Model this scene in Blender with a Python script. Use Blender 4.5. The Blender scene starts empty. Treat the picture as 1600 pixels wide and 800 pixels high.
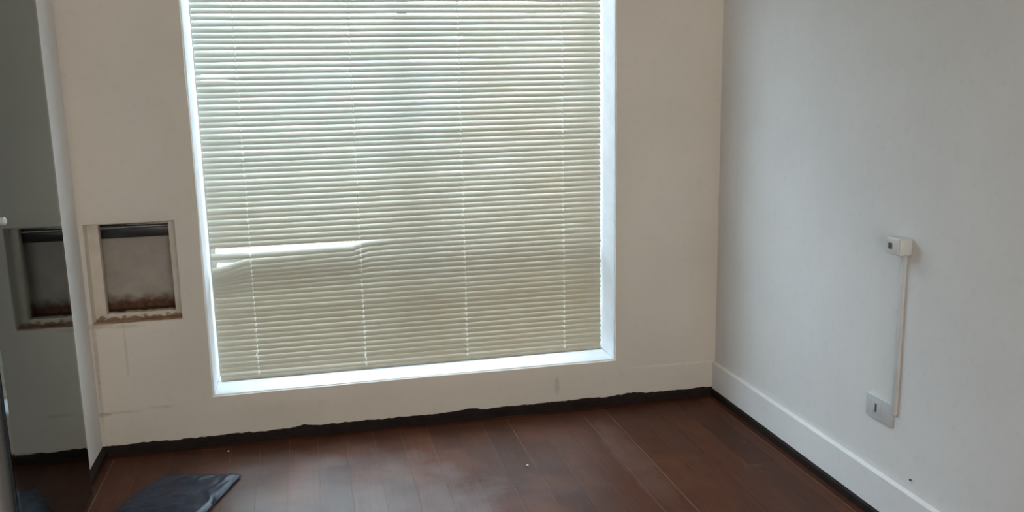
import bpy, bmesh, math, random
from mathutils import Vector, Matrix, noise
random.seed(7)
S = bpy.context.scene
C = S.collection

# ------------------------------------------------------------------ camera
cd = bpy.data.cameras.new('camera'); cam = bpy.data.objects.new('camera', cd); C.objects.link(cam)
cd.sensor_width = 36; cd.lens = 1414.7 / 1600 * 36; cd.clip_start = .02
yaw, pit, rol = .2212, .1922, -.0199
fw = Vector((math.sin(yaw)*math.cos(pit), math.cos(yaw)*math.cos(pit), -math.sin(pit)))
rt = fw.cross(Vector((0, 0, 1))).normalized(); up = rt.cross(fw)
r2 = rt*math.cos(rol) + up*math.sin(rol); u2 = up*math.cos(rol) - rt*math.sin(rol)
cam.matrix_world = Matrix(((r2.x, u2.x, -fw.x, -1.7215), (r2.y, u2.y, -fw.y, -3.5771), (r2.z, u2.z, -fw.z, 1.4), (0, 0, 0, 1)))
S.camera = cam

# ------------------------------------------------------------------ sky and daylight
SKY = 13.5
w = bpy.data.worlds.new('sky'); S.world = w; w.use_nodes = True
bg = w.node_tree.nodes['Background']; bg.inputs[0].default_value = (.68, .83, 1.0, 1); bg.inputs[1].default_value = SKY
def portal(name, loc, rot, sx, sy):
    l = bpy.data.lights.new(name, 'AREA'); l.shape = 'RECTANGLE'; l.size = sx; l.size_y = sy; l.cycles.is_portal = True
    o = bpy.data.objects.new(name, l); C.objects.link(o); o.location = loc; o.rotation_euler = rot
portal('daylight_portal_window', (-1.3, .33, 1.25), (-math.pi/2, 0, 0), 1.9, 2.3)
portal('daylight_portal_rear', (-1.275, -5.3, 1.21), (math.pi/2, 0, 0), 2.2, 2.2)  # guides sky light through the added rear window
S.view_settings.view_transform = 'Standard'; S.view_settings.look = 'None'
S.view_settings.exposure = 0.0; S.view_settings.gamma = 1; S.view_settings.use_curve_mapping = False
S.cycles.max_bounces = 14; S.cycles.diffuse_bounces = 8; S.cycles.transmission_bounces = 12; S.cycles.transparent_max_bounces = 16

# ------------------------------------------------------------------ helpers
def srgb(r, g, b):
    f = lambda c: (c/255/12.92) if c/255 <= .04045 else ((c/255+.055)/1.055)**2.4
    return (f(r), f(g), f(b), 1)
class NT:
    def __init__(s, name):
        s.m = bpy.data.materials.new(name); s.m.use_nodes = True; s.t = s.m.node_tree; s.n = s.t.nodes; s.l = s.t.links
        s.b = s.n['Principled BSDF']; s.out = s.n['Material Output']
    def add(s, ty, **kw):
        n = s.n.new(ty)
        for k, v in kw.items(): setattr(n, k, v)
        return n
    def put(s, sock, v):
        if hasattr(v, 'is_output'): s.l.new(v, sock)
        else: sock.default_value = v
    def pos(s): return s.add('ShaderNodeNewGeometry').outputs['Position']
    def noise(s, scale, detail=3, rough=.55, vec=None, stretch=None):
        n = s.add('ShaderNodeTexNoise'); n.inputs['Scale'].default_value = scale
        n.inputs['Detail'].default_value = detail; n.inputs['Roughness'].default_value = rough
        v = vec or s.pos()
        if stretch:
            mp = s.add('ShaderNodeMapping'); mp.inputs['Scale'].default_value = stretch; s.l.new(v, mp.inputs[0]); v = mp.outputs[0]
        s.l.new(v, n.inputs['Vector']); return n.outputs['Fac']
    def ramp(s, f, a, b, va=0., vb=1.):
        n = s.add('ShaderNodeMapRange'); s.put(n.inputs[0], f)
        for i, x in zip((1, 2, 3, 4), (a, b, va, vb)): n.inputs[i].default_value = x
        return n.outputs[0]
    def math(s, op, a, b=0.):
        n = s.add('ShaderNodeMath', operation=op); s.put(n.inputs[0], a); s.put(n.inputs[1], b); return n.outputs[0]
    def mix(s, f, a, b):
        n = s.add('ShaderNodeMix', data_type='RGBA'); s.put(n.inputs[0], f); s.put(n.inputs[6], a); s.put(n.inputs[7], b); return n.outputs[2]
    def xyz(s):
        n = s.add('ShaderNodeSeparateXYZ'); s.l.new(s.pos(), n.inputs[0]); return n.outputs
    def bump(s, h, strength=.2, dist=.002):
        n = s.add('ShaderNodeBump'); n.inputs['Strength'].default_value = strength; n.inputs['Distance'].default_value = dist
        s.l.new(h, n.inputs['Height']); s.l.new(n.outputs[0], s.b.inputs['Normal'])
    def base(s, col, rough=.6, spec=.5, metal=0.):
        s.put(s.b.inputs['Base Color'], col); s.put(s.b.inputs['Roughness'], rough)
        s.b.inputs['Specular IOR Level'].default_value = spec; s.b.inputs['Metallic'].default_value = metal
        return s.m
    def blob(s, X, Z, x, z, rx, rz, k=.5, sc=40):
        # soft irregular patch centred on a point of the wall
        dx = s.math('DIVIDE', s.math('SUBTRACT', X, x), rx); dz = s.math('DIVIDE', s.math('SUBTRACT', Z, z), rz)
        d = s.math('ADD', s.math('MULTIPLY', dx, dx), s.math('MULTIPLY', dz, dz))
        d = s.math('ADD', d, s.ramp(s.noise(sc), .3, .7, -.5, .5))
        return s.ramp(d, 0., 1.8, k*.62, 0.)
def plain(name, col, rough=.6, spec=.5, metal=0., var=.06, sc=12):
    t = NT(name); c = Vector(col[:3])
    return t.base(t.mix(t.ramp(t.noise(sc), .3, .7), (*(c*(1-var)), 1), (*(c*(1+var)), 1)), rough, spec, metal)

def obj(name, bm, mat, parent=None, smooth=None):
    me = bpy.data.meshes.new(name); bmesh.ops.recalc_face_normals(bm, faces=bm.faces) if smooth != 'keep' else None
    bm.to_mesh(me); bm.free(); me.materials.append(mat)
    if smooth and smooth != 'keep':
        for f in me.polygons: f.use_smooth = True
        me.set_sharp_from_angle(angle=math.radians(smooth))
    o = bpy.data.objects.new(name, me); C.objects.link(o); o.parent = parent
    return o
def box(bm, a, b, bev=0., seg=2):
    vs = [bm.verts.new((x, y, z)) for x in (a[0], b[0]) for y in (a[1], b[1]) for z in (a[2], b[2])]
    fs = [bm.faces.new([vs[i] for i in q]) for q in ((0,1,3,2),(4,6,7,5),(0,4,5,1),(2,3,7,6),(0,2,6,4),(1,5,7,3))]
    if bev: bmesh.ops.bevel(bm, geom=list({e for f in fs for e in f.edges}), offset=bev, segments=seg, affect='EDGES', profile=.5)
def bxo(name, a, b, mat, parent=None, bev=0., seg=2):
    bm = bmesh.new(); box(bm, a, b, bev, seg); return obj(name, bm, mat, parent, 40 if bev else None)
def tube(bm, pts, r, n=8):
    rings = []
    for i, p in enumerate(pts):
        p = Vector(p); t = (Vector(pts[min(i+1, len(pts)-1)]) - Vector(pts[max(i-1, 0)])).normalized()
        a = t.orthogonal().normalized() if abs(t.z) < .9 else Vector((1, 0, 0)); a = (a - t*a.dot(t)).normalized(); b = t.cross(a)
        rr = r[i] if isinstance(r, (list, tuple)) else r
        rings.append([bm.verts.new(p + a*rr*math.cos(k*2*math.pi/n) + b*rr*math.sin(k*2*math.pi/n)) for k in range(n)])
    for A, B in zip(rings, rings[1:]):
        for k in range(n): bm.faces.new((A[k], A[(k+1) % n], B[(k+1) % n], B[k]))
    bm.faces.new(rings[0]); bm.faces.new(rings[-1][::-1])
def empty(name, loc=(0, 0, 0)):
    o = bpy.data.objects.new(name, None); C.objects.link(o); o.location = loc; o.empty_display_size = .1; return o
def tag(o, label, cat=None, group=None, kind=None):
    o['label'] = label
    if cat: o['category'] = cat
    if group: o['group'] = group
    if kind: o['kind'] = kind
    return o
def struct(o, label): return tag(o, label, kind='structure')
def fbm(x, y=0., z=0.): return noise.fractal(Vector((x, y, z)), 1., 2., 4)

# ------------------------------------------------------------------ materials
W = 2.5577; H = 2.62; YF = -5.2          # room: right wall x=0, back wall y=0
WX0, WX1, WZ0, WZ1 = -2.133, -.4665, .198, 2.36   # window opening
NX0, NX1, NZ0, NZ1 = -2.541, -2.221, .520, .9035  # niche opening

def wall_paint(name, col, back=False):
    t = NT(name); c = Vector(col[:3])
    k = t.mix(t.ramp(t.noise(2.2, 4), .3, .7), (*(c*.95), 1), (*(c*1.03), 1))
    k = t.mix(t.ramp(t.noise(28, 4), .55, .8, 0, .10), k, srgb(150, 140, 125))
    if back:
        X, Y, Z = t.xyz(); br = srgb(120, 82, 55); gr = srgb(112, 100, 86)
        for a in ((-2.53, .515, .05, .010, .5), (-2.43, .508, .06, .008, .35), (-2.543, .40, .008, .13, .45), (-2.436, .42, .005, .11, .28),
                  (-2.545, .22, .006, .12, .30), (-2.56, .165, .05, .008, .6), (-2.47, .168, .06, .006, .3), (-2.33, .176, .05, .006, .3)):
            k = t.mix(t.blob(X, Z, *a[:4], k=a[4]), k, br)
        for a in ((-.73, .105, .010, .035, .4), (-2.35, .10, .14, .06, .07), (-1.9, .10, .25, .05, .05)):
            k = t.mix(t.blob(X, Z, *a[:4], k=a[4]), k, gr)
    t.bump(t.noise(60, 5), .12, .002)
    return t.base(k, .75, .3)
M = {}
M['paint'] = wall_paint('white_wall_paint', srgb(225, 224, 222))
M['paint_back'] = wall_paint('stained_wall_paint', srgb(222, 214, 203), True)
M['ceil'] = plain('ceiling_paint', srgb(232, 230, 225), .85)
M['white_gloss'] = plain('white_reveal_paint', srgb(238, 242, 246), .5)
M['trim'] = wall_paint('white_trim_paint', srgb(230, 230, 230))
M['niche'] = plain('niche_plaster', srgb(214, 206, 192), .8)
M['dark_trim'] = plain('dark_stained_skirting', srgb(34, 25, 22), .7, .2, var=.3, sc=25)
M['dust'] = plain('dusty_joint', srgb(128, 102, 87), .9, var=.3)
M['plastic'] = plain('white_plastic', srgb(206, 206, 204), .4)
M['plate'] = plain('grey_white_plastic_plate', srgb(196, 198, 198), .4)
M['hole'] = plain('dark_socket_hole', srgb(84, 78, 78), .6)
M['black_metal'] = plain('black_metal', srgb(38, 38, 40), .25, .6)
M['grey_metal'] = plain('highlight_grey_metal', srgb(120, 120, 120), .3, .6, .6)
M['alu'] = plain('window_frame_paint', srgb(205, 205, 200), .4)
def m_cord():
    t = NT('white_nylon_cord'); k = t.mix(t.noise(90), srgb(244, 244, 238), srgb(252, 252, 248))
    t.base(k, .5); tr = t.add('ShaderNodeBsdfTranslucent'); t.put(tr.inputs[0], k)
    mx = t.add('ShaderNodeMixShader'); mx.inputs[0].default_value = .5
    t.l.new(t.b.outputs[0], mx.inputs[1]); t.l.new(tr.outputs[0], mx.inputs[2]); t.l.new(mx.outputs[0], t.out.inputs[0]); return t.m
M['cord'] = m_cord()
M['chip'] = plain('white_plaster_chip', srgb(235, 230, 220), .8)
M['nail'] = plain('rusty_nail', srgb(55, 42, 38), .5, metal=.5)
M['soil'] = plain('paved_ground', srgb(190, 180, 165), .9, var=.15, sc=1.5)
M['outer'] = plain('ochre_shade_wall', srgb(178, 140, 100), .9, var=.1, sc=2)
M['blocker'] = plain('pale_blocker_plaster', srgb(205, 196, 180), .9, var=.1, sc=2)
M['leaf'] = plain('green_leaf', srgb(150, 172, 120), .5, var=.3, sc=8)
M['stem'] = plain('brown_stem', srgb(90, 70, 50), .8)

def m_nicheback():
    t = NT('niche_back_with_rust'); X, Y, Z = t.xyz()
    k = t.mix(t.ramp(t.noise(14, 4), .3, .7), srgb(164, 157, 148), srgb(180, 173, 163))
    e = t.math('ADD', Z, t.ramp(t.noise(30, 4), .3, .7, -.012, .012))
    k = t.mix(t.ramp(e, .568, .605, .95, 0), k, t.mix(t.ramp(t.noise(70, 4), .35, .65), srgb(78, 48, 34), srgb(108, 72, 52)))
    return t.base(k, .85, .2)
M['niche_back'] = m_nicheback()
def m_ledge():
    t = NT('chipped_niche_frame'); X, Y, Z = t.xyz()
    k = t.mix(t.ramp(t.noise(14, 4), .3, .7), srgb(206, 197, 182), srgb(222, 214, 200))
    e = t.math('ADD', Z, t.ramp(t.noise(45, 4), .3, .7, -.012, .012))
    k = t.mix(t.ramp(e, .527, .533, .75, 0), k, srgb(120, 78, 52))
    return t.base(k, .85, .2)
M['niche_frame'] = m_ledge()
def m_sill():
    t = NT('stained_niche_sill'); X, Y, Z = t.xyz()
    k = t.mix(t.ramp(t.noise(22, 4), .35, .65), srgb(150, 108, 78), srgb(188, 166, 142))
    return t.base(k, .85, .2)
M['niche_sill'] = m_sill()

def m_slat():
    t = NT('cream_blind_slat'); X, Y, Z = t.xyz()
    oi = t.add('ShaderNodeObjectInfo').outputs['Random']
    k = t.mix(t.ramp(oi, 0, 1), srgb(186, 187, 179), srgb(194, 194, 186))
    k = t.mix(t.ramp(t.noise(3, 3), .35, .7, 0, .35), k, srgb(182, 175, 155))
    k = t.mix(t.ramp(t.math('ADD', X, t.ramp(t.noise(2, 3), .3, .7, -.3, .3)), -1.3, -.6, 0, .5), k, srgb(178, 163, 138))   # darker beige to the right, stands in for shade from outside
    k = t.mix(t.ramp(Z, .2, 1.3, .55, 0), k, srgb(182, 168, 142))            # beiger towards the bottom rail
    k = t.mix(t.ramp(t.noise(55, 2), .76, .80, 0, .5), k, srgb(120, 104, 82))  # dirt specks
    t.put(t.b.inputs['Base Color'], k); t.b.inputs['Roughness'].default_value = .45; t.b.inputs['Specular IOR Level'].default_value = .35
    tr = t.add('ShaderNodeBsdfTranslucent'); t.put(tr.inputs[0], k)
    mx = t.add('ShaderNodeMixShader'); mx.inputs[0].default_value = .03
    t.l.new(t.b.outputs[0], mx.inputs[1]); t.l.new(tr.outputs[0], mx.inputs[2]); t.l.new(mx.outputs[0], t.out.inputs[0])
    return t.m
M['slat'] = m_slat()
def m_pane():
    t = NT('window_glass'); tr = t.add('ShaderNodeBsdfTransparent'); tr.inputs[0].default_value = (.93, .97, .95, 1)
    gl = t.add('ShaderNodeBsdfGlossy'); gl.inputs['Roughness'].default_value = .02
    fr = t.add('ShaderNodeFresnel'); fr.inputs[0].default_value = 1.45
    mx = t.add('ShaderNodeMixShader'); t.l.new(fr.outputs[0], mx.inputs[0]); t.l.new(tr.outputs[0], mx.inputs[1]); t.l.new(gl.outputs[0], mx.inputs[2])
    t.l.new(mx.outputs[0], t.out.inputs[0]); return t.m
M['pane'] = m_pane()
def m_mirror():
    t = NT('dark_tinted_mirror_glass')
    sm = t.ramp(t.noise(5, 4), .4, .75, .015, .09)
    k = t.mix(t.ramp(t.noise(3, 3), .3, .7), (.122, .168, .186, 1), (.142, .188, .206, 1))
    return t.base(k, sm, .5, 1.0)
M['mirror'] = m_mirror()
M['mirror_edge'] = plain('ground_glass_edge', srgb(28, 36, 42), .25)
M['mirror_bevel'] = plain('bevelled_mirror_border', (.21, .25, .255, 1), .08, .5, 1.0)
def m_plank():
    t = NT('dark_red_brown_wood'); oi = t.add('ShaderNodeObjectInfo').outputs['Random']
    g = t.noise(30, 4, .6, stretch=(3, .18, 1))
    k = t.mix(oi, srgb(72, 43, 32), srgb(93, 56, 41))
    k = t.mix(t.ramp(g, .3, .7, 0, .6), k, srgb(58, 34, 25))
    k = t.mix(t.ramp(t.noise(2.6, 4), .5, .72, 0, .55), k, srgb(120, 70, 46))
    r = t.ramp(t.noise(2.8, 3), .25, .75, .24, .46)
    t.bump(t.noise(40, 4, .6, stretch=(2, .25, 1)), .12, .001)
    t.base(k, r, .2)
    X, Y, Z = t.xyz()                    # patches where the varnish is still glossy
    g = t.math('MAXIMUM', t.math('MAXIMUM', t.blob(X, Y, -1.80, -.75, .50, .50, 1.3, 6), t.blob(X, Y, -.60, -.60, .05, .34, .8, 9)), t.ramp(t.noise(1.7, 3), .5, .8, 0, .15))
    t.put(t.b.inputs['Specular IOR Level'], t.ramp(g, 0, .9, .07, .55))
    return t.m
M['plank'] = m_plank()
def m_bag():
    t = NT('navy_plastic_film'); k = t.mix(t.ramp(t.noise(18, 4), .3, .7), srgb(20, 29, 44), srgb(32, 42, 58))
    t.bump(t.noise(45, 4), .25, .003); return t.base(k, t.ramp(t.noise(14, 3), .3, .7, .28, .48), .24)
M['bag'] = m_bag()

# ------------------------------------------------------------------ back wall with window and niche openings
def cuts(lo, hi, keys, step):
    ks = sorted({lo, hi, *keys}); out = []
    for a, b in zip(ks, ks[1:]):
        n = max(1, round((b-a)/step)); out += [a+(b-a)*i/n for i in range(n)]
    return out + [hi]
T = .30
xs = cuts(-W-.15, .15, (WX0, WX1, NX0, NX1), .07); zs = cuts(-.05, H, (WZ0, WZ1, NZ0, NZ1), .07)
bm = bmesh.new(); G = {}
holes = ((WX0, WX1, WZ0, WZ1), (NX0, NX1, NZ0, NZ1)); e = 1e-6
def inhole(x, z): return any(a-e < x < b+e and c-e < z < d+e for a, b, c, d in holes)
for x in xs:
    for z in zs: G[x, z] = bm.verts.new((x, 0, z))
for x0, x1 in zip(xs, xs[1:]):
    for z0, z1 in zip(zs, zs[1:]):
        if not inhole((x0+x1)/2, (z0+z1)/2): bm.faces.new((G[x0, z0], G[x1, z0], G[x1, z1], G[x0, z1]))
for v in [v for v in bm.verts if not v.link_faces]: bm.verts.remove(v)
for v in bm.verts:                      # hand-plastered opening edges are not dead straight
    x, y, z = v.co
    for k, (a, b, c, d) in enumerate(holes):
        amp = (.0035, .0025)[k]
        if a-e < x < b+e and c-e < z < d+e:
            v.co.x += amp*fbm(z*3, 5+k, x); v.co.z += amp*fbm(x*3, 9+k, z)
ex = bmesh.ops.extrude_face_region(bm, geom=bm.faces[:])
bmesh.ops.translate(bm, verts=[g for g in ex['geom'] if isinstance(g, bmesh.types.BMVert)], vec=(0, T, 0))
bmesh.ops.recalc_face_normals(bm, faces=bm.faces)
rim = [g for g in bm.edges if all(abs(v.co.y) < 1e-5 for v in g.verts) and len(g.link_faces) == 2 and
       abs(g.link_faces[0].normal.dot(g.link_faces[1].normal)) < .5 and all(-W-.1 < v.co.x < .1 and 0 < v.co.z < H-.05 for v in g.verts)]
bmesh.ops.bevel(bm, geom=rim, offset=.004, segments=2, affect='EDGES', profile=.5)
wall_back = obj('wall_back', bm, M['paint_back'], smooth=30)
struct(wall_back, 'off-white back wall with large window opening and small square niche')
# painted lining of the window opening: sill and side reveals
bm = bmesh.new(); box(bm, (WX0+.003, .012, WZ0-.004), (WX1-.003, .30, WZ0+.004), .0025)
obj('window_sill', bm, M['white_gloss'], wall_back, 40)
for nm, a, b in (('window_reveal', (WX0-.004, .010, WZ0+.004), (WX0+.004, .30, WZ1-.004)), ('window_reveal', (WX1-.004, .010, WZ0+.004), (WX1+.004, .30, WZ1-.004))):
    bm = bmesh.new(); box(bm, a, b, .0025); obj(nm, bm, M['white_gloss'], wall_back, 40)
# niche: back panel, inset frame, sill, black bar
bxo('niche_back_panel', (NX0-.02, .150, NZ0-.02), (NX1+.02, .165, NZ1+.02), M['niche_back'], wall_back)
FX0, FX1, FZ0, FZ1 = -2.502, -2.252, .548, .893
bm = bmesh.new()
n = 30
def ring(y):
    o, i = [], []
    per = [(FX0+(FX1-FX0)*k/n, FZ0+.006*fbm(k*.35, 3)-.002, k) for k in range(n+1)]
    return per
per = ring(0)
# bottom rail with ragged chipped top
for y0 in (0,):
    A = [bm.verts.new((x, .062, NZ0-.01)) for x, z, k in per]; B = [bm.verts.new((x, .062, z)) for x, z, k in per]
    Bk = [bm.verts.new((x, .100, z-.001)) for x, z, k in per]; D = [bm.verts.new((x, .100, NZ0-.01)) for x, z, k in per]
    for i in range(n):
        for P, Q in ((A, B), (B, Bk), (Bk, D), (D, A)): bm.faces.new((P[i], P[i+1], Q[i+1], Q[i]))
    bm.faces.new((A[0], B[0], Bk[0], D[0])); bm.faces.new((A[-1], D[-1], Bk[-1], B[-1]))
nf = obj('niche_frame', bm, M['niche_frame'], wall_back)
bxo('niche_frame', (NX0-.012, .060, NZ0-.01), (FX0, .100, NZ1+.01), M['niche_frame'], wall_back, .003)
bxo('niche_frame', (FX1, .060, NZ0-.01), (NX1+.012, .100, NZ1+.01), M['niche_frame'], wall_back, .003)
bxo('niche_frame', (FX0-.005, .060, FZ1), (FX1+.005, .100, NZ1+.01), M['niche_frame'], wall_back, .003)
bxo('niche_floor', (NX0+.002, .095, NZ0-.01), (NX1-.002, .152, FZ0-.004), M['niche_back'], wall_back)
bm = bmesh.new(); box(bm, (NX0+.002, .006, NZ0-.012), (NX1-.002, .064, NZ0+.003), .002); obj('niche_sill', bm, M['niche_sill'], wall_back, 40)
nb = bxo('niche_bar', (NX0+.01, .105, .832), (NX1-.01, .150, .90), M['black_metal'], wall_back, .003); nb['label'] = 'black metal bar across the top of the niche'
bm = bmesh.new(); tube(bm, [(NX0+.03, .103, .874), (NX1-.03, .103, .874)], .007, 10); obj('niche_highlight_rod', bm, M['grey_metal'], wall_back, 40)  # lighter grey paints the bright streak along the bar

# ------------------------------------------------------------------ other walls, ceiling
def slab(name, a, b, mat, label): return struct(bxo(name, a, b, mat), label)
slab('wall_right', (0, YF-.15, -.05), (.15, 0, H), M['paint'], 'plain white side wall carrying the cable trunking')
slab('wall_left', (-W-.15, YF-.15, -.05), (-W, 0, H), M['paint'], 'white side wall behind the dark mirror panel')
slab('ceiling', (-W-.15, YF-.15, H), (.15, T, H+.1), M['ceil'], 'flat white ceiling above the room')
# wall behind the viewer, its wide opening added to let in fill light
RX0, RX1, RZ0, RZ1 = -2.35, -.20, .12, 2.30
bm = bmesh.new()
box(bm, (-W, YF-.15, -.05), (RX0, YF, H)); box(bm, (RX1, YF-.15, -.05), (0, YF, H))
box(bm, (RX0, YF-.15, -.05), (RX1, YF, RZ0)); box(bm, (RX0, YF-.15, RZ1), (RX1, YF, H))
struct(obj('wall_front', bm, M['paint']), 'white wall behind the viewer with a wide opening added for fill light')

M['bronze'] = M['pane'].copy(); M['bronze'].name = 'warm_fill_glass'  # pane tint chosen to warm the fill light
M['bronze'].node_tree.nodes['Transparent BSDF'].inputs[0].default_value = (.52, .40, .30, 1)
w2 = empty('added_window_2', ((RX0+RX1)/2, YF-.075, RZ0)); struct(w2, 'wide bronze-tinted window added behind the viewer for warm light')  # unseen window, added to give the walls warmer daylight
def w2p(o): o.parent = w2; o.matrix_parent_inverse = Matrix.Translation(w2.location).inverted(); return o
for a, b in (((RX0, RZ0), (RX0+.04, RZ1)), ((RX1-.04, RZ0), (RX1, RZ1)), ((RX0+.04, RZ0), (RX1-.04, RZ0+.04)), ((RX0+.04, RZ1-.04), (RX1-.04, RZ1)), ((-1.295, RZ0+.04), (-1.255, RZ1-.04))):
    w2p(bxo('frame', (a[0], YF-.10, a[1]), (b[0], YF-.05, b[1]), M['alu']))
for xa, xb in ((RX0+.038, -1.293), (-1.257, RX1-.038)):
    bm = bmesh.new(); bm.faces.new([bm.verts.new((p[0], YF-.075, p[1])) for p in ((xa, RZ0+.038), (xb, RZ0+.038), (xb, RZ1-.038), (xa, RZ1-.038))])
    w2p(obj('pane', bm, M['bronze']))

# ------------------------------------------------------------------ floor of planks
floor = bxo('floor', (-W-.15, YF-.15, -.10), (.15, T, -.0011), M['dust']); struct(floor, 'dark red-brown wooden plank floor with worn varnish')
bmu = bmesh.new(); box(bmu, (0, 0, -1), (1, 1, 0)); um = bpy.data.meshes.new('plank'); bmesh.ops.recalc_face_normals(bmu, faces=bmu.faces); bmu.to_mesh(um); bmu.free(); um.materials.append(M['plank'])
def plank(x0, x1, y0, y1, name='plank'):
    o = bpy.data.objects.new(name, um); C.objects.link(o); o.parent = floor
    z = random.uniform(-.0002, .0002); o.location = (x0, y0, z); o.scale = (x1-x0, y1-y0, .012+z)
BD = .047                                # border strip along the walls
edge = []
x = -W+BD+.003
seam = [-W+BD+.003]
known = [-2.40, -2.292, -2.182, -2.073, -1.963, -1.853, -1.744, -1.634, -1.524, -1.415, -1.305, -1.188, -1.078, -.966, -.857, -.750, -.643, -.536, -.427, -.318, -.209, -.100]
seam += known + [-BD-.003]
wide = {-.966: .0022, -.643: .0022, -.536: .0030, -1.305: .0017, -1.078: .0015, -1.524: .0013, -2.073: .0013}
for a, b in zip(seam, seam[1:]):
    ga = wide.get(a, .0009)/2; gb = wide.get(b, .0009)/2
    y = -BD-.003
    first = True
    while y > YF:
        L = random.uniform(.25, 1.1) if first else random.uniform(.7, 1.35); first = False
        y1 = max(y-L, YF)
        if y1 - YF < .15: y1 = YF
        plank(a+ga, b-gb, y1, y-.0003); y = y1
plank(-W, 0, -BD, 0, 'border_plank'); plank(-W, -W+BD, YF, -BD-.001, 'border_plank'); plank(-BD, 0, YF, -BD-.001, 'border_plank')

# ------------------------------------------------------------------ dark skirting (ragged top on the window wall) and white trim
def skirt(name, P0, P1, nrm, h, th, label, rag=0., bumps=()):
    P0, P1, nrm = Vector(P0), Vector(P1), Vector(nrm); L = (P1-P0).length; n = max(2, int(L/.008)) if rag else 2
    bm = bmesh.new(); R = []
    for i in range(n+1):
        s = L*i/n; p = P0.lerp(P1, i/n); top = h
        if rag:
            top += rag*(fbm(s*9, 2)*.7 + .5*fbm(s*45, 7)); top = max(top, h-.004)
            for c, wd, am in bumps: top += am*max(0., 1-abs(s-c)/wd)*(1+.4*fbm(s*60, 4))
        R.append([bm.verts.new(q) for q in (p, p+Vector((0, 0, top)), p+nrm*.006+Vector((0, 0, top-.001)), p+nrm*th+Vector((0, 0, h-.010)), p+nrm*(th+.001))])
    for A, B in zip(R, R[1:]):
        for k in range(5): bm.faces.new((A[k], A[(k+1) % 5], B[(k+1) % 5], B[k]))
    bm.faces.new(R[0]); bm.faces.new(R[-1][::-1])
    return struct(obj(name, bm, M['dark_trim']), label)
skirt('baseboard_back', (-W, 0, .0006), (0, 0, .0006), (0, -1, 0), .036, .016, 'dark ragged-topped skirting strip below the window wall', .007,
      ((.765, .05, .010), (1.455, .05, .010), (2.17, .09, .007), (2.28, .05, .005), (.95, .08, .004)))
skirt('baseboard_right', (0, 0, .0006), (0, YF, .0006), (-1, 0, 0), .033, .022, 'dark skirting strip along the right wall')
skirt('baseboard_left', (-W, 0, .0006), (-W, YF, .0006), (1, 0, 0), .034, .018, 'dark skirting strip along the left wall')
def band(name, pts, ext, label):         # profile swept along a wall
    bm = bmesh.new(); A = [bm.verts.new(p) for p in pts]; B = [bm.verts.new(Vector(p)+Vector(ext)) for p in pts]; n = len(pts)
    for k in range(n): bm.faces.new((A[k], A[(k+1) % n], B[(k+1) % n], B[k]))
    bm.faces.new(A); bm.faces.new(B[::-1]); return struct(obj(name, bm, M['trim'], None), label)
band('trim_1', [(0, 0, .030), (0, 0, .152), (-.004, 0, .151), (-.0135, 0, .146), (-.014, 0, .03)], (0, YF, 0), 'white painted skirting board along the right wall')
bm = bmesh.new(); A = []
for i, (x, th) in enumerate(((WX1+.02, .0004), (WX1+.20, .0022), (-.013, .004))):
    A.append([bm.verts.new(p) for p in ((x, 0, .030), (x, 0, .160), (x, -th*.4, .158), (x, -th, .150), (x, -th, .030))])
for P, Q in zip(A, A[1:]):
    for k in range(5): bm.faces.new((P[k], P[(k+1) % 5], Q[(k+1) % 5], Q[k]))
bm.faces.new(A[0]); bm.faces.new(A[-1][::-1])
struct(obj('trim_2', bm, M['paint_back']), 'white painted skirting board between window and right corner')

# ------------------------------------------------------------------ window frame and glass behind the blind
win = empty('window_1', ((WX0+WX1)/2, .245, WZ0)); struct(win, 'metal framed window behind the closed blind')
def wp(name, a, b, mat, bev=.003):
    o = bxo(name, a, b, mat, None, bev); o.parent = win; o.matrix_parent_inverse = Matrix.Translation(win.location).inverted()
    return o
FY0, FY1 = .258, .296
wp('frame', (WX0+.004, FY0, WZ0+.004), (WX0+.026, FY1, WZ1-.004), M['alu']); wp('frame', (WX1-.038, FY0, WZ0+.004), (WX1-.004, FY1, WZ1-.004), M['alu'])
wp('frame', (WX0+.026, FY0, WZ0+.004), (WX1-.038, FY1, WZ0+.04), M['alu']); wp('frame', (WX0+.026, FY0, WZ1-.04), (WX1-.038, FY1, WZ1-.004), M['alu'])
mx_ = -1.30; tz = .70
wp('mullion', (mx_-.02, FY0, WZ0+.04), (mx_+.02, FY1, WZ1-.04), M['alu'])
wp('transom', (WX0+.026, FY0+.002, tz-.02), (mx_-.02, FY1-.002, tz+.02), M['alu']); wp('transom', (mx_+.02, FY0+.002, tz-.02), (WX1-.038, FY1-.002, tz+.02), M['alu'])
for xa, xb in ((WX0+.024, mx_-.018), (mx_+.018, WX1-.036)):
    for za, zb in ((WZ0+.038, tz-.018), (tz+.018, WZ1-.038)):
        bm = bmesh.new(); vs = [bm.verts.new((p[0], .277, p[1])) for p in ((xa, za), (xb, za), (xb, zb), (xa, zb))]; bm.faces.new(vs)
        o = obj('pane', bm, M['pane'], None); o.parent = win; o.matrix_parent_inverse = Matrix.Translation(win.location).inverted()

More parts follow.
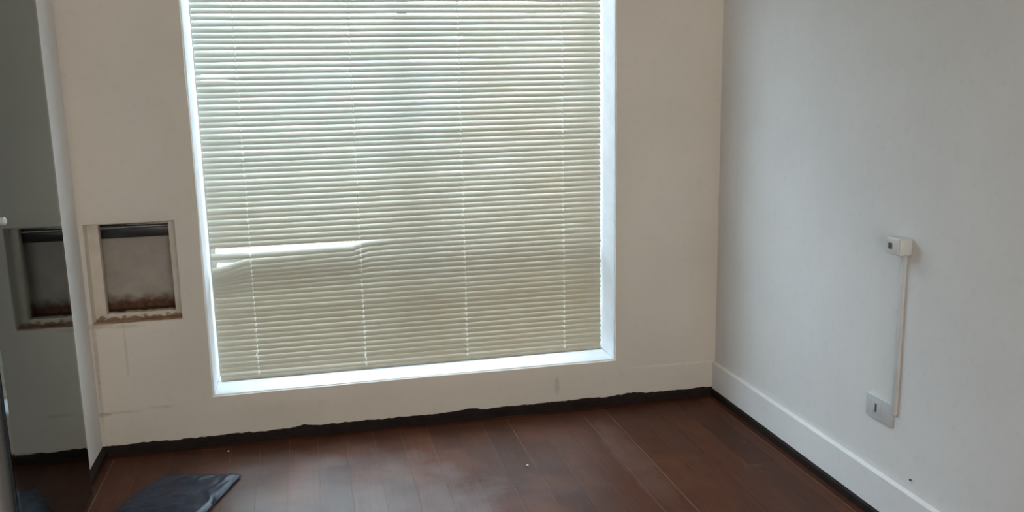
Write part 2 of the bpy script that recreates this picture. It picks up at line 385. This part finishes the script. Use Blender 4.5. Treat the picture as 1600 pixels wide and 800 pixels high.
# ------------------------------------------------------------------ venetian blind
BX0, BX1, BY = WX0+.016, WX1-.010, .180
PITCH, SW, TILT = .02275, .0316, math.radians(50.5)
blind = empty('venetian_blind', ((BX0+BX1)/2, BY, WZ0)); tag(blind, 'closed cream venetian blind with a bent slat filling the window', 'blind')
binv = Matrix.Translation(blind.location).inverted()
def adopt(o): o.parent = blind; o.matrix_parent_inverse = binv; return o
NP = 7
def sect(tilt):                          # slat cross-section, room edge low, crown towards the room
    out = []
    for k in range(NP):
        s = (k/(NP-1)-.5)*SW; c = .0031*(1-(2*k/(NP-1)-1)**2)
        # s: outer(+)..room(-) along the slat, c: crown
        out.append((s*math.cos(tilt) - c*math.sin(tilt), s*math.sin(tilt) + c*math.cos(tilt)))
    return out
def slat_mesh(nx, dz=None, dt=None, x0=BX0, x1=BX1):
    bm = bmesh.new(); R = []
    for i in range(nx+1):
        x = x0+(x1-x0)*i/nx; tl = TILT+(dt(x) if dt else 0)
        R.append([bm.verts.new((x, y, z+(dz(x) if dz else 0))) for y, z in sect(tl)])
    for A, B in zip(R, R[1:]):
        for k in range(NP-1): bm.faces.new((A[k], B[k], B[k+1], A[k+1]))
    me = bpy.data.meshes.new('slat'); bm.to_mesh(me); bm.free(); me.materials.append(M['slat'])
    for f in me.polygons: f.use_smooth = True
    return me
def lerp_tab(tab):
    def f(x):
        if x <= tab[0][0]: return tab[0][1]
        for (a, u), (b, v) in zip(tab, tab[1:]):
            if x <= b: t = (x-a)/(b-a); t = t*t*(3-2*t); return u+(v-u)*t
        return tab[-1][1]
    return f
shared = []
for k in range(4):
    ph = random.uniform(0, 50); sg = random.uniform(-1, 1)
    shared.append(slat_mesh(16, lambda x, ph=ph: .0013*fbm(x*2.2, ph), lambda x, ph=ph, sg=sg: .02*fbm(x*1.5, ph+9) + (.05*sg*max(0, min(1, (-1.97-x)/.12)))))
Z0 = .7705                                # centre of the slat just above the gap
special = {}
X0_ = BX0
special[1] = (lerp_tab([(-2.11, -.024), (-1.96, -.0245), (-1.56, -.021), (-1.50, -.004), (-1.35, 0)]), lerp_tab([(-2.11, -.04), (-1.56, -.04), (-1.45, 0)]))
drop = {2: (.062, .0290, .019), 3: (.055, .0250, .016), 4: (.045, .0205, .013), 5: (.031, .0160, .010), 6: (.023, .0120, .007), 7: (.015, .008, .004), 8: (.008, .004, .002)}
for k, (a, b, c) in drop.items():
    special[k] = (lerp_tab([(-2.11, -a), (-1.955, -b), (-1.56, -c), (-1.48, -.1*c), (-1.35, 0)]), lerp_tab([(-2.11, .10), (-1.955, .04), (-1.5, 0)]))
special[-29] = (lerp_tab([(-2.12, 0), (-1.9, 0)]), lerp_tab([(-2.12, -.30), (-2.02, -.25), (-1.95, 0)]))
special[0] = (lerp_tab([(-.70, 0), (-.60, .001), (-.48, 0)]), lerp_tab([(-.68, 0), (-.60, -.16), (-.5, .10)]))
k_lo = int((Z0-(WZ0+.022))/PITCH); k_hi = -int((WZ1-.075-Z0)/PITCH)
for k in range(k_hi, k_lo+1):
    z = Z0-k*PITCH
    if k in special: me = slat_mesh(44, *special[k])
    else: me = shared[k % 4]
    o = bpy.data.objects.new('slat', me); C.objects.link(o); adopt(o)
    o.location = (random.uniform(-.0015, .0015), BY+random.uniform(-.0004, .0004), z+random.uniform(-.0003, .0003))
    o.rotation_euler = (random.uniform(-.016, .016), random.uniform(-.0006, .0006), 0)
zb = Z0-k_lo*PITCH
bm = bmesh.new(); box(bm, (BX0, BY-.012, WZ0+.0045), (BX1, BY+.010, WZ0+.0045+.014), .003); adopt(obj('bottom_rail', bm, M['slat'], None, 40))
bm = bmesh.new(); box(bm, (BX0, BY-.018, WZ1-.05), (BX1, BY+.018, WZ1-.0045), .002); adopt(obj('head_rail', bm, M['alu'], None, 40))
for cx in (-1.965, -1.524, -1.085, -.645):
    pts = []; zt = WZ1-.05; zbot = WZ0+.018; n = 140
    for i in range(n+1):
        z = zt+(zbot-zt)*i/n; pts.append((cx+.0016*fbm(z*6, cx*3), BY-.0048+.0008*fbm(z*9, cx), z))
    bm = bmesh.new(); tube(bm, pts, .0033, 6); adopt(obj('ladder_cord', bm, M['cord'], None, 60))
for cx, cz in ((-1.527, .262), (-1.968, .30)):
    bm = bmesh.new(); tube(bm, [(cx, BY-.014, cz+.014), (cx, BY-.0145, cz+.010), (cx, BY-.0145, cz-.003), (cx, BY-.014, cz-.006)], [.0015, .0036, .0040, .002], 10)
    adopt(obj('cord_plug', bm, M['cord'], None, 40))

# ------------------------------------------------------------------ dark mirror panel on the left wall
PX, PY0, PY1 = -2.515, -1.125, -.385
pan = empty('mirror_panel', (PX-.02, (PY0+PY1)/2, 0)); tag(pan, 'tall dark blue-tinted mirror panel standing against the left wall', 'mirror')
pinv = Matrix.Translation(pan.location).inverted()
def pp(o): o.parent = pan; o.matrix_parent_inverse = pinv; return o
pp(bxo('glass', (PX-.002, PY0+.022, .021), (PX, PY1-.022, 2.178), M['mirror']))
pp(bxo('glass_edge', (PX-.006, PY0, .001), (PX-.0022, PY1, 2.2), M['mirror_edge']))
bm = bmesh.new()                          # bevelled border: a shallow chamfer round the glass
o_ = [(PY0, .001), (PY1, .001), (PY1, 2.2), (PY0, 2.2)]; i_ = [(PY0+.022, .021), (PY1-.022, .021), (PY1-.022, 2.178), (PY0+.022, 2.178)]
A = [bm.verts.new((PX-.0004, y, z)) for y, z in o_]; B = [bm.verts.new((PX, y, z)) for y, z in i_]
for k in range(4): bm.faces.new((A[k], A[(k+1) % 4], B[(k+1) % 4], B[k]))
pp(obj('bevelled_border', bm, M['mirror_bevel']))
pp(bxo('backing', (-W+.0235, PY0+.03, .001), (PX-.0062, PY1-.03, 2.2), M['mirror_edge']))
bm = bmesh.new(); tube(bm, [(PX, -1.018, 1.066), (PX+.006, -1.018, 1.066), (PX+.010, -1.018, 1.066), (PX+.022, -1.018, 1.066), (PX+.026, -1.018, 1.066)], [.006, .006, .010, .011, .007], 16)
k_ = pp(obj('knob', bm, M['plastic'], None, 40)); k_['label'] = 'small white round knob'

# ------------------------------------------------------------------ cable box, trunking and outlet plate on the right wall
bx_ = empty('socket_box', (0, -1.256, .868)); tag(bx_, 'white surface-mounted socket box at the top of the trunking', 'socket')
def wa(o, e): o.parent = e; o.matrix_parent_inverse = Matrix.Translation(e.location).inverted(); return o
wa(bxo('body', (-.043, -1.288, .868), (0, -1.224, .920), M['plastic'], None, .004, 3), bx_)
wa(bxo('cover', (-.047, -1.285, .871), (-.0425, -1.227, .917), M['plastic'], None, .002), bx_)
wa(bxo('port', (-.0478, -1.258, .886), (-.0465, -1.240, .904), M['hole'], None, .0004), bx_)
tr = empty('cable_trunking', (0, -1.258, .368)); tag(tr, 'thin white vertical cable trunking between socket box and outlet plate', 'trunking')
wa(bxo('channel', (-.009, -1.268, .366), (0, -1.250, .8675), M['plastic'], None, .0012), tr)
wa(bxo('lid', (-.0115, -1.2665, .366), (-.0088, -1.2515, .8675), M['plastic'], None, .0008), tr)
op = empty('outlet_plate', (0, -1.185, .325)); tag(op, 'pale grey rectangular outlet plate with one slot above the skirting', 'outlet')
wa(bxo('plate', (-.008, -1.2495, .318), (0, -1.120, .395), M['plate'], None, .003, 3), op)
wa(bxo('insert', (-.0092, -1.200, .332), (-.0078, -1.150, .382), M['plate'], None, .0006), op)
wa(bxo('slot', (-.0098, -1.178, .343), (-.009, -1.168, .371), M['hole'], None, .0002), op)
bm = bmesh.new(); tube(bm, [(0, -1.352, .191), (-.004, -1.352, .191), (-.005, -1.352, .191), (-.006, -1.352, .1905)], [.002, .002, .0042, .003], 8)
tag(obj('nail', bm, M['nail'], None, 40), 'small dark nail head in the white wall below the outlet', 'nail')

# ------------------------------------------------------------------ folded plastic bag on the floor
corners = [Vector((-2.300, -.262)), Vector((-2.020, -.352)), Vector((-2.170, -.775)), Vector((-2.462, -.690))]
nu, nv = 44, 56
bm = bmesh.new(); top = {}; bot = {}
for i in range(nu+1):
    for j in range(nv+1):
        u, v = i/nu, j/nv
        p = corners[0].lerp(corners[1], u).lerp(corners[3].lerp(corners[2], u), v)
        p += Vector((-.022*math.sin(math.pi*v)*(1-u), .008*math.sin(math.pi*u)*(1-v)))          # left side bulges a little
        p += Vector((.003*fbm(v*5, 1, u*2), .003*fbm(u*5, 3, v*2)))
        d = min(u, 1-u, v, 1-v); edge_ = min(1, d/.05)**.5
        h = .006+.013*u+.006*math.sin(math.pi*v)
        z = h*(.45+.55*edge_)+.0035*fbm(u*4, v*4, 2)+.0018*fbm(u*11+v*4, v*9, 5)
        for cu, cv, au, av, am in ((.38, .10, .9, -.5, .005), (.62, .10, .8, -.6, .005), (.90, .12, .3, -1, .006), (.93, .45, .5, .6, .006), (.62, .42, 1, .1, .003)):
            a = (u-cu)*au+(v-cv)*av*.8; b = -(u-cu)*av+(v-cv)*au
            z += am*math.exp(-(b/.022)**2)*math.exp(-(a/.10)**2)
        top[i, j] = bm.verts.new((p.x, p.y, max(z, .004))); bot[i, j] = None
for i in range(nu):
    for j in range(nv): bm.faces.new((top[i, j], top[i+1, j], top[i+1, j+1], top[i, j+1]))
loop = [(i, 0) for i in range(nu)]+[(nu, j) for j in range(nv)]+[(i, nv) for i in range(nu, 0, -1)]+[(0, j) for j in range(nv, 0, -1)]
cen = Vector((-2.24, -.52))
lo = []
for ij in loop:
    c = top[ij].co; q = Vector((c.x, c.y)); q += (cen-q)*.03; lo.append(bm.verts.new((q.x, q.y, .0006)))
for k in range(len(loop)):
    bm.faces.new((top[loop[k]], top[loop[(k+1) % len(loop)]], lo[(k+1) % len(loop)], lo[k]))
bm.faces.new(lo)
tag(obj('plastic_bag', bm, M['bag'], None, 60), 'flat folded dark navy plastic bag on the floor near the mirror', 'bag')

# ------------------------------------------------------------------ crumbs on the floor
def crumb(x, y, r, label):
    bm = bmesh.new(); bmesh.ops.create_icosphere(bm, subdivisions=1, radius=r)
    for v in bm.verts: v.co *= 1+.35*noise.noise(v.co*300+Vector((x*9, y*9, 0))); v.co.z *= .6
    zmin = min(v.co.z for v in bm.verts)
    bmesh.ops.translate(bm, verts=bm.verts, vec=(x, y, .0006-zmin))
    tag(obj('plaster_chip', bm, M['chip']), label, 'chip', 'plaster crumbs on the floor')
crumb(-.994, -.53, .0052, 'tiny white plaster chip lying in the middle of the floor')
crumb(-2.085, -.094, .0042, 'tiny white plaster chip on the floor beside the dark skirting below the window')

# ------------------------------------------------------------------ outside the window
slab('ground', (-14, T, -.30), (12, 22, -.12), M['soil'], 'pale paved ground outside the window')
slab('added_shade_wall', (1.3, T+.05, -.12), (1.55, 4.2, 1.6), M['outer'], 'ochre wall added outside to dim the right side of the blind')  # added, cuts sky light reaching the right-hand slats
slab('blocker', (-4.5, 1.15, -.12), (1.3, 1.30, .98), M['blocker'], 'pale plastered parapet wall added outside to dim the lower blind')  # added to keep low sky off the bottom slats
sh = empty('garden_shrub', (-1.58, .82, -.12)); tag(sh, 'green leafy shrub glimpsed outside through the gap in the blind', 'shrub')
bm = bmesh.new()
for k in range(9):
    a = k*2.4; tube(bm, [(0, 0, 0), (.05*math.cos(a), .05*math.sin(a), .35), (.14*math.cos(a), .14*math.sin(a), .62+.1*math.sin(k*3))], [.012, .009, .004], 5)
o = obj('stems', bm, M['stem']); o.parent = sh
bm = bmesh.new()
for k in range(420):
    d = Vector((random.gauss(0, 1), random.gauss(0, 1), random.gauss(0, 1))).normalized()*random.uniform(.55, 1)
    p = Vector((d.x*.22, d.y*.20, .62+d.z*.24)); a = Vector((random.gauss(0, 1), random.gauss(0, 1), random.gauss(0, .5))).normalized(); b = a.orthogonal().normalized()
    l = random.uniform(.035, .06); q = [p, p+a*l*.5+b*l*.28, p+a*l+Vector((0, 0, -.01)), p+a*l*.5-b*l*.28]
    bm.faces.new([bm.verts.new(t) for t in q])
o = obj('foliage', bm, M['leaf']); o.parent = sh; o['kind'] = 'stuff'
